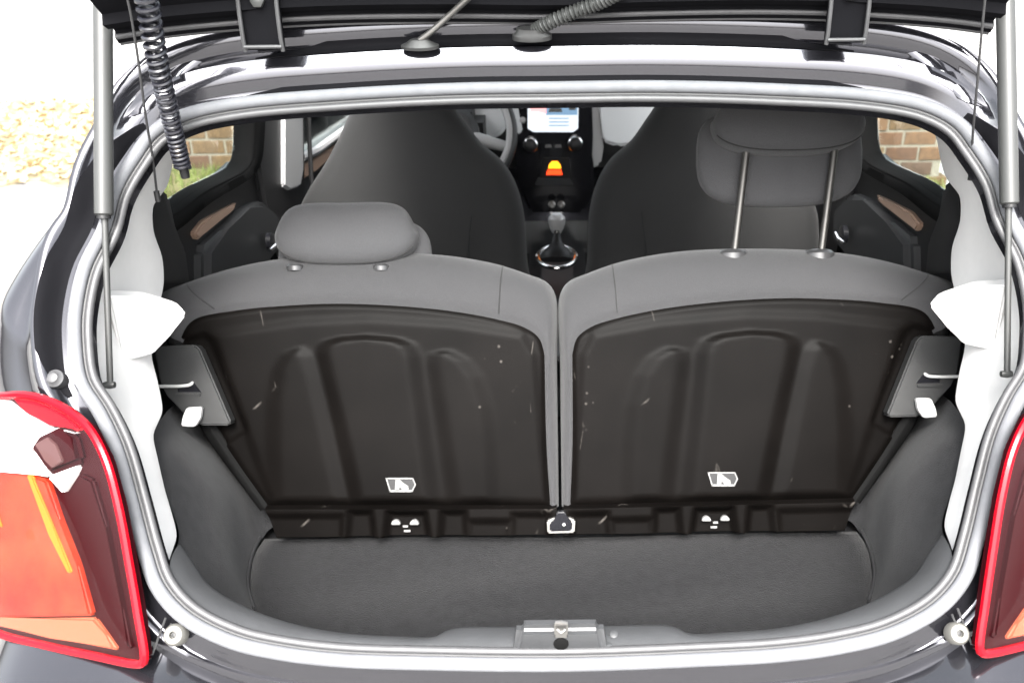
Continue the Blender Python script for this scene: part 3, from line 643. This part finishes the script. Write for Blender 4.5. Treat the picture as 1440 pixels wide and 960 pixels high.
def bolster(name, c, W, top, bot, th, m, parent, q=3.2, sag=.0, p=3.4, nu=40, nv=36, tap=0.):
    """stuffed bar across the seat: rounded section (top/bot along the seat back, th deep), ends closing smoothly"""
    G_ = []
    for u in np.sin(np.linspace(-math.pi/2, math.pi/2, nu)):
        e = max(1e-3, (1-abs(u)**p))**(1/p); hh = (top+bot)/2*e; mid = (top-bot)/2-sag*(1-u*u); row = []
        for t in np.linspace(0, 2*math.pi, nv, endpoint=False):
            sy = math.copysign(abs(math.sin(t))**(2/q), math.sin(t)); cz = math.copysign(abs(math.cos(t))**(2/q), math.cos(t))
            row.append(A_(c)+A_([W*u*(1-tap*((sy+1)/2)**2), 0, 0])+SD*(mid+hh*sy)+SN*(th*(.55+.45*e)*e**.35*cz*(1-.12*sy)))
        G_.append(row)
    if tap: tube('seam', [G_[i_][nv-6]+SN*.0003 for i_ in range(4, nu-4)], .0013, 'dfabric', parent, 6)
    return grid(name, G_, m, parent, cv=True, caps=True, angle=180)
def headrest(seat, s):
    """s=0 pushed down on the driver side, s=1 raised on the passenger side"""
    drop = A_([0, 0, 0]); f = A_
    if s == 0:
        a = mir(hpt(1100, 217, HM+.03)); b = hpt(500, 376, HM+.03); drop = SD*((b-a)@SD)+A_([b[0]-a[0]-.004, 0, 0]); f = mir
    hc0 = hpt(1100, 200, HM); T = lambda v: f((A_(v)-hc0)*A_([1 if s else .93, 1, 1])+hc0)+drop
    hr = empty('headrest', seat, T(hpt(1100, 215, HM)))
    # thick upper roll and thinner lower apron joined in one cushion each
    k_ = 1 if s else .93
    pL, pR, pT, pB = (hpt(a, b, HM+.003) for a, b in ((1000, 180), (1213, 176), (1105, 122), (1105, 213)))
    W_h = (pR-pL)[0]/2*k_; hh_ = ((pT-pB)@SD)/2; cc = T((pL+pR)/2*A_([1, 0, 0])+((pT+pB)/2)*A_([0, 1, 1]))
    bolster('headrest_cushion', cc, W_h, hh_, hh_, .043, 'hfabric', hr, q=2.8, sag=.008, tap=.11)
    qL, qR, qT, qB = (hpt(a, b, HM-.030) for a, b in ((980, 240), (1210, 232), (1097, 150), (1097, 288)))
    c2 = T((qL+qR)/2*A_([1, 0, 0])+((qT+qB)/2)*A_([0, 1, 1]))
    bolster('headrest_apron', c2, (qR-qL)[0]/2*k_, ((qT-qB)@SD)/2, ((qT-qB)@SD)/2, .026, 'hfabric', hr, q=3.5, sag=.004)
    return T
def rear_seat(s):
    g = mir if s else A_
    n = g(SN); st = empty('rear_seat', car, g(s3(A_([-.3, 0.]))))
    prop(st, 'folding rear seat with its headrest pushed down, behind the steering wheel' if not s else 'folding rear seat with its headrest raised on two posts')
    grid('seat_shell', g(SHELL), 'shell', st, angle=60)
    PP = np.transpose(A_(PAD), (1, 0, 2)); jc = int(np.argmin(np.linalg.norm(Iq-I2[4], axis=1)))
    grid('seat_cushion', g(PP[jc:]), 'fabric', st, angle=80); grid('side_edge', g(PP[:jc+1]), 'frame', st, angle=80)
    rail = grid('foot_rail', g(RAILP), 'shell', st, angle=50)
    box('seat_base', g(A_([-.30, .62, .50])), (.58, .30, .2), 'dfabric', st, .03)
    # seams across the shoulder roll
    for a in (.62, .205):
        j = int(a*nI) if a > .5 else int(.33*nI)
        j = min(range(nI), key=lambda q: abs(s3(Oq[q])[0]-(hY(708, 375, .6)[0] if a > .5 else hY(250, 395, .6)[0])) if 30 < q < 105 else 9)
        tube('seam', g(A_([PAD[k][j]+SN*.0002 for k in range(2, 14)])), .0011, 'dfabric', st, 5)
    # latch cover with slot, bar and release tab
    lc_ = plate('latch_cover', g([hP(a, b, SP+SN*.024, SN) for a, b in lat]), n, .022, 'cover', st, .004, 3)
    plate('latch_slot', g([hP(a, b, SP+SN*.0246, SN) for a, b in ((250, 539), (273, 538), (283, 551), (250, 551))]), n, .003, 'gloss', lc_, 0)
    plate('slot_ledge', g([hP(a, b, SP+SN*.0275, SN) for a, b in ((245, 553), (282, 553), (280, 557), (246, 557))]), n, .006, 'cover', lc_, .001)
    tube('latch_bar', g(cr([hP(a, b, SP+SN*o, SN) for a, b, o in ((214, 543, .026), (235, 543, .029), (255, 542.5, .030), (266, 541, .028), (273, 536.5, .02))], 20)), .0027, 'zwire', lc_, 10)
    tb = plate('release_tab', g([hP(a, b, SP+SN*.040, SN) for a, b in tabp]), n, .010, 'tab', lc_, .0018, 2)
    for k in (263, 269, 275): tube('tab_rib', g([hP(k+4, 576, SP+SN*.0405, SN), hP(k-4, 596, SP+SN*.0405, SN)]), .0007, 'tab', tb, 5)
    # anchor loops, maker mark bits and pictogram sticker
    for cx in (557, 583):
        c_ = g(hP(cx, 737, SP+SN*.010, SN))
        an = [c_+g(A_([.0075*math.cos(t), 0, 0]))+SD*.0085*math.sin(t)+SN*.004 for t in np.linspace(0, math.pi, 12)]
        plate('anchor_loop', an, n, .008, 'white', rail, .0015)
    for x0_, x1_, y_ in ((566.5, 573.5, 739.5), (568, 577, 746)):
        plate('anchor_mark', g([hP(a, b, SP+SN*.008, SN) for a, b in ((x0_, y_-1.2), (x1_, y_-1.2), (x1_, y_+1.6), (x0_, y_+1.6))]), n, .003, 'white', rail, 0)
    q = lambda x, y, o=.0185: hP(x+(453 if s else 0), y-(8 if s else 0), SP+SN*o, SN)
    sk = plate('pictogram_sticker', [q(a, b) for a, b in ((542, 671.5), (581, 671.5), (585, 681), (580, 691.5), (548, 691.5))], n, .0015, 'black', st, 0)
    for pl in ([(542, 671.5), (581, 671.5), (581, 673.3), (543, 673.3)], [(542, 671.5), (544, 671.5), (550, 691.5), (548, 691.5)], [(548, 688.6), (580, 688.6), (580, 691.5), (548, 691.5)], [(579, 671.5), (581, 671.5), (585, 681), (580, 691.5), (578, 691), (583, 681)], [(555, 690), (556, 674), (562, 674), (569, 680), (574, 683), (575, 690), (567, 690), (562, 684), (561, 690)]):
        plate('pictogram_mark', [q(a, b, .0191) for a, b in pl], n, .0006, 'white', sk, 0)
    T = headrest(st, s)
    for px in (1030, 1152):
        gd = hP(px, 358, SP+SN*(HM+.006), SN); gl_ = gd if s else hP({1030: 536, 1152: 415}[px], 375, SP+SN*(HM+.030), SN)
        lathe('post_guide', [(.020, -.012), (.020, .002), (.016, .007), (.009, .009), (.008, .004)] if s else [(.011, -.006), (.011, .001), (.008, .004)], gl_, SD, 'guide', st, 24, 1.25)
        if s:
            tp = 1050 if px == 1030 else 1174
            tube('headrest_post', [gd-SD*.02, hpt(tp, 208, HM+.012)], .0062, 'post', st, 14)
    return st
rear_seat(0); rear_seat(1)
# centre hinge bracket between the seats
hb = plate('seat_hinge_bracket', [hP(a, b, SP+SN*.026, SN) for a, b in ((769, 732), (780, 727), (800, 727), (809, 731), (808, 749), (770, 750))], SN, .02, 'darksteel', car, .002)
plate('hinge_cover', [hP(a, b, SP+SN*.029, SN) for a, b in ((773, 735), (782, 729), (783, 719), (795, 719), (797, 728), (805, 734), (804, 746), (773, 747))], SN, .012, 'gloss', hb, .002)
lathe('hinge_bolt', [(.003, 0), (.003, .003), (.001, .004)], hP(793, 738, SP+SN*.029, SN), SN, 'chrome', hb, 12)

# ================================================================== cabin: floor, front seats, dash, doors
grid('cabin_floor', [[(x, y, .36) for x in (-.70, 0, .70)] for y in (.50, 1.5, 2.5)], 'carpet', car)
FN = A_([0, -.95, .30]); FP = A_([0, 1.36, .80])
fpx = [(424, 470), (418, 360), (420, 305), (436, 268), (460, 230), (478, 196), (492, 165), (508, 138), (540, 122), (598, 122), (630, 140), (652, 168), (676, 200), (706, 226), (724, 255), (736, 295), (741, 360), (743, 470)]
for s in (0, 1):
    g = mir if s else A_
    fs = empty('front_seat', car, g(A_([-.33, 1.5, .36])))
    prop(fs, 'charcoal front seat with built-in headrest in front of the steering wheel' if not s else 'charcoal front seat with built-in headrest on the passenger side')
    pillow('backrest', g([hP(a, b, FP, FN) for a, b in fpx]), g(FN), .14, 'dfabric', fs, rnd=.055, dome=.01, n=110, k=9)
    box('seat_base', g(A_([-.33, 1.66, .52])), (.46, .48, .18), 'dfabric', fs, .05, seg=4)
    tube('seam', g(cr([hP(a, b, FP+FN*.083, FN) for a, b in ((664, 300), (660, 340), (656, 400))], 10)), .0012, 'black', fs, 5)
# dashboard
dash = empty('dashboard', car, (0, 2.05, .9)); DY = 2.02
def dp(px, py, o=0.): return hY(px, py, DY-o)
def dplate(nm, pts, m, o=0., t=.02, par=None, bev=.003): return plate(nm, [dp(a, b, o) for a, b in pts], (0, -1, 0), t, m, par or dash, bev)
box('dash_body', (0, 2.26, .90), (1.26, .40, .24), 'dash', dash, .06, seg=4)
tube('dash_pad', [(x, 2.10, 1.0) for x in np.linspace(-.62, .62, 12)], .05, 'dash', dash, 16)
lp = [[A_([x, 2.03+.10*math.sin(a), .955+.09*math.cos(a)]) for x in np.linspace(.10, .60, 20)] for a in np.linspace(-.6, 2.2, 14)]
dplate('passenger_panel', [(838, 120), (935, 118), (935, 185), (905, 203), (868, 208), (846, 200), (840, 175)], 'dashgrey', .03, .03, bev=.012)
dplate('passenger_bolster', [(822, 118), (839, 118), (842, 176), (850, 203), (845, 232), (832, 238), (828, 190)], 'pillar', .02, .03, bev=.008)
stack = dplate('centre_stack', [(722, 120), (832, 120), (834, 190), (836, 270), (822, 300), (744, 300), (728, 250), (720, 195)], 'gloss', .03, .06, bev=.012)
dplate('stack_edge', [(712, 120), (723, 120), (730, 160), (735, 185), (728, 190), (720, 176)], 'dashgrey', .035, .02, bev=.004)
scr = dplate('touch_screen', [(742, 120), (814, 120), (813, 181), (806, 186), (750, 186), (742, 181)], 'screen', .033, .004, bev=.001)
dplate('screen_bar', [(768, 120), (812, 120), (812, 162), (768, 162)], 'scr_blue', .0335, .001, scr, 0)
dplate('screen_icon', [(746, 130), (768, 130), (768, 160), (757, 157), (746, 157)], 'scr_red', .034, .001, scr, 0)
dplate('screen_icon', [(773, 152), (789, 152), (791, 158), (771, 158)], 'white', .0342, .001, scr, 0)
dplate('screen_icon', [(800, 151), (810, 151), (810, 155), (800, 155)], 'white', .0342, .001, scr, 0)
for y_ in (166, 171, 176): dplate('screen_line', [(772, y_), (800, y_), (800, y_+1.6), (772, y_+1.6)], 'scr_blue', .0341, .001, scr, 0)
for x_, y_ in ((735, 169), (734, 148), (820, 147)): lathe('button', [(.009, -.004), (.009, .003), (.006, .005)], dp(x_, y_, .032), (0, -1, 0), 'pillar', stack, 14)
for x_, y_ in ((746, 204), (809, 202)):
    k = lathe('climate_knob', [(.024, -.004), (.024, .006), (.020, .012), (.017, .013)], dp(x_, y_, .032), (0, -1, .1), 'chrome', stack, 28)
    lathe('knob_face', [(.0195, .010), (.0195, .022), (.016, .025), (.004, .026)], dp(x_, y_, .032), (0, -1, .1), 'black', k, 24)
for x_ in (771, 785): dplate('button', [(x_-4, 204), (x_+4, 203.5), (x_+5, 208), (x_-5, 208)], 'white', .034, .004, stack, .001)
dsp = dplate('climate_display', [(764, 222), (800, 222), (804, 256), (758, 257)], 'black', .036, .004, stack, .001)
dplate('display_glyph', [(776, 227), (784, 227), (788, 232), (789, 237), (771, 237), (772, 232)], 'amber', .037, .001, dsp, 0)
dplate('display_glyph', [(770, 239), (789, 239), (791, 246), (768, 246)], 'redlit', .037, .001, dsp, 0)
dplate('button_row', [(756, 250), (802, 250), (806, 261), (752, 261)], 'dash', .038, .006, stack, .002)
for x_ in (776, 789): lathe('socket', [(.011, 0), (.011, .006), (.007, .008)], hY(x_, 288, 1.95), (0, -1, .5), 'darksteel', stack, 14)
# steering wheel: rim seen past the driver's seat
wc = hY(636, 188, 1.80); wn_ = A_([0, -.92, .40]); wn_ /= np.linalg.norm(wn_); wu = A_([0, .40, .92]); wu /= np.linalg.norm(wu)
rad = (hP(720, 186, wc, wn_)-wc)[0]; sw = empty('steering_wheel', car, wc)
tube('wheel_rim', [wc+rad*(math.cos(t)*A_([1, 0, 0])+math.sin(t)*wu) for t in np.linspace(0, 2*math.pi, 64, endpoint=False)], .016, 'dash', sw, 14, True)
tube('rim_insert', [wc+(rad-.006)*(math.cos(t)*A_([1, 0, 0])+math.sin(t)*wu)+wn_*.012 for t in np.linspace(-1.2, .6, 24)], .009, 'pillar', sw, 10)
lathe('hub', [(.075, -.02), (.075, .01), (.06, .025), (.02, .03)], wc, wn_, 'dash', sw, 28)
for t in (-.25, math.pi+.25, -math.pi/2):
    d_ = math.cos(t)*A_([1, 0, 0])+math.sin(t)*wu; tube('spoke', [wc+d_*.06+wn_*.008, wc+d_*(rad-.004)], [.020, .014], 'pillar' if t != -math.pi/2 else 'dash', sw, 10)
box('column_cowl', wc+A_([0, .17, -.02]), (.16, .22, .12), 'black', sw, .03)
lathe('air_vent', [(.055, -.01), (.055, .01), (.045, .012), (.045, 0)], hY(688, 168, 2.0), (0, -1, 0), 'dashgrey', dash, 28)
box('instrument_pod', (-.33, 2.10, 1.06), (.30, .16, .12), 'dash', dash, .04)
# console and gear lever
con = box('centre_console', (0, 1.66, .47), (.17, .85, .26), 'dash', car, .04, seg=4)
gx = hY(783, 365, 1.55); gl2 = empty('gear_lever', car, gx)
ring = [gx+A_([.050*math.cos(t), .085*math.sin(t), .008]) for t in np.linspace(0, 2*math.pi, 40, endpoint=False)]
tube('gaiter_ring', ring, .0065, 'chrome', gl2, 10, True)
kn = hY(783, 312, 1.60)
lathe('gaiter', [(.046, 0), (.043, .016), (.033, .028), (.022, .036), (.014, .048), (.010, .07)], gx, kn-gx, 'black', gl2, 28)
tube('stick', [gx+(kn-gx)*.5, kn], .008, 'chrome', gl2, 12)
lathe('knob', [(.012, -.03), (.018, -.018), (.023, .0), (.022, .012), (.014, .020), (.003, .022)], kn, kn-gx+A_([0, -.05, .02]), 'knob', gl2, 24)
lathe('knob_cap', [(.013, .018), (.012, .0225), (.002, .0235)], kn, kn-gx+A_([0, -.05, .02]), 'dashgrey', gl2, 20)
box('tunnel', (0, 1.35, .60), (.16, .5, .02), 'dash', con, .008)

# side doors, windows and pillars; driver side measured, the other mirrored
for s in (0, 1):
    g = mir if s else A_; X0 = -.655
    X = lambda px, py, x=X0: g(hX(px, py, x)); nn = g(A_([1, 0, 0]))
    d = empty('rear_door', car, X(300, 300)); prop(d, 'rear door with bronze insert behind the driver seat' if not s else 'rear door with bronze insert behind the passenger seat')
    # frame round the glass: a closed loop of thick rubbered frame
    hole = [(222, 156), (338, 148), (339, 207), (337, 222), (328, 236), (270, 266), (226, 296), (214, 298)]
    outer = [(200, 142), (360, 128), (360, 214), (353, 238), (340, 254), (282, 291), (226, 336), (204, 340)]
    H_ = cr([X(*p) for p in hole], 60, True); O_ = cr([X(*p) for p in outer], 60, True); W_ = A_([.03, 0, 0]) if not s else A_([-.03, 0, 0])
    grid('window_frame', [H_-W_*.6, H_+W_*.3, H_*.75+O_*.25+W_*.8, H_*.25+O_*.75+W_*.8, O_+W_*.2, O_-W_*.3], 'frame', d, cv=True, angle=60)
    grid('window_seal', [H_*.97+O_*.03+W_*.35, H_*.93+O_*.07+W_*.62, H_*.86+O_*.14+W_*.75], 'frame', d, cv=True)
    plate('window_glass', [X(*p)-W_*.5 for p in hole], nn, .004, 'glass', d, 0)
    plate('door_panel', [X(*p)+W_*.1 for p in ((180, 335), (225, 322), (282, 280), (335, 242), (352, 225), (395, 300), (400, 420), (300, 470), (180, 470))], nn, .05, 'black', d, .012, 3)
    plate('bronze_insert', [X(*p)+W_*.45 for p in ((264, 328), (278, 310), (302, 297), (326, 285), (319, 298), (292, 317), (270, 338))], nn, .012, 'bronze', d, .004, 2)
    plate('arm_pad', [X(*p)+W_*1.0 for p in ((270, 348), (300, 322), (332, 292), (356, 282), (376, 300), (380, 350), (340, 400), (270, 420))], nn, .03, 'dash', d, .014, 4)
    hb_ = X(352, 340)+W_*1.4; lathe('door_handle', [(.020, -.004), (.020, .006), (.012, .008)], hb_, nn, 'gloss', d, 20)
    tube('pull_bar', [X(347, 352)+W_*1.6, X(354, 346)+W_*1.7, X(360, 338)+W_*1.6], .004, 'chrome', d, 8)
    pl = plate('pillar_panel', [X(*p)+W_*.6 for p in ((348, 120), (418, 120), (420, 300), (416, 400), (385, 400), (366, 300), (352, 230))], nn, .05, 'black', car, .01, 3)
    plate('pillar_cover', [X(*p)+W_*.9 for p in ((384, 125), (411, 125), (412, 240), (408, 262), (392, 268), (384, 262))], nn, .012, 'pillar', pl, .005, 3)
    tube('seat_belt', [X(412, 120)+W_*1.2, X(415, 200)+W_*1.2, X(421, 300)+W_*1.2, X(424, 400)+W_*1.2], .006, 'black', car, 6)
    fd = empty('front_door', car, X(450, 220)); 
    plate('door_panel', [X(*p) for p in ((420, 222), (440, 214), (480, 186), (500, 172), (560, 240), (560, 420), (420, 420))], nn, .05, 'dash', fd, .01, 2)
    plate('door_inlay', [X(*p)+W_*.3 for p in ((422, 232), (442, 222), (472, 202), (470, 214), (440, 240), (424, 252))], nn, .012, 'bronze', fd, .004)
    plate('window_glass', [X(*p)-W_*.4 for p in ((410, 130), (520, 130), (500, 175), (420, 225))], nn, .004, 'glass', fd, 0)
    tube('belt_line', [X(420, 222)+W_*.2, X(442, 212)+W_*.2, X(486, 180)+W_*.2, X(520, 156)+W_*.2], .012, 'pillar', fd, 8)
    # belt reel cover beside the rear seat
    plate('belt_cover', [g(hX(a, b, -.615)) for a, b in ((216, 276), (228, 268), (240, 278), (244, 320), (262, 352), (268, 400), (225, 400), (212, 330))], g(A_([.6, -.8, 0])), .03, 'black', car, .006, 2)
    grid('wheel_house', [[g(A_([-.63-.02*k, y, z])) for y in (.30, .5, .70)] for k, z in enumerate((.35, .6, .85, .96))], 'black', car)
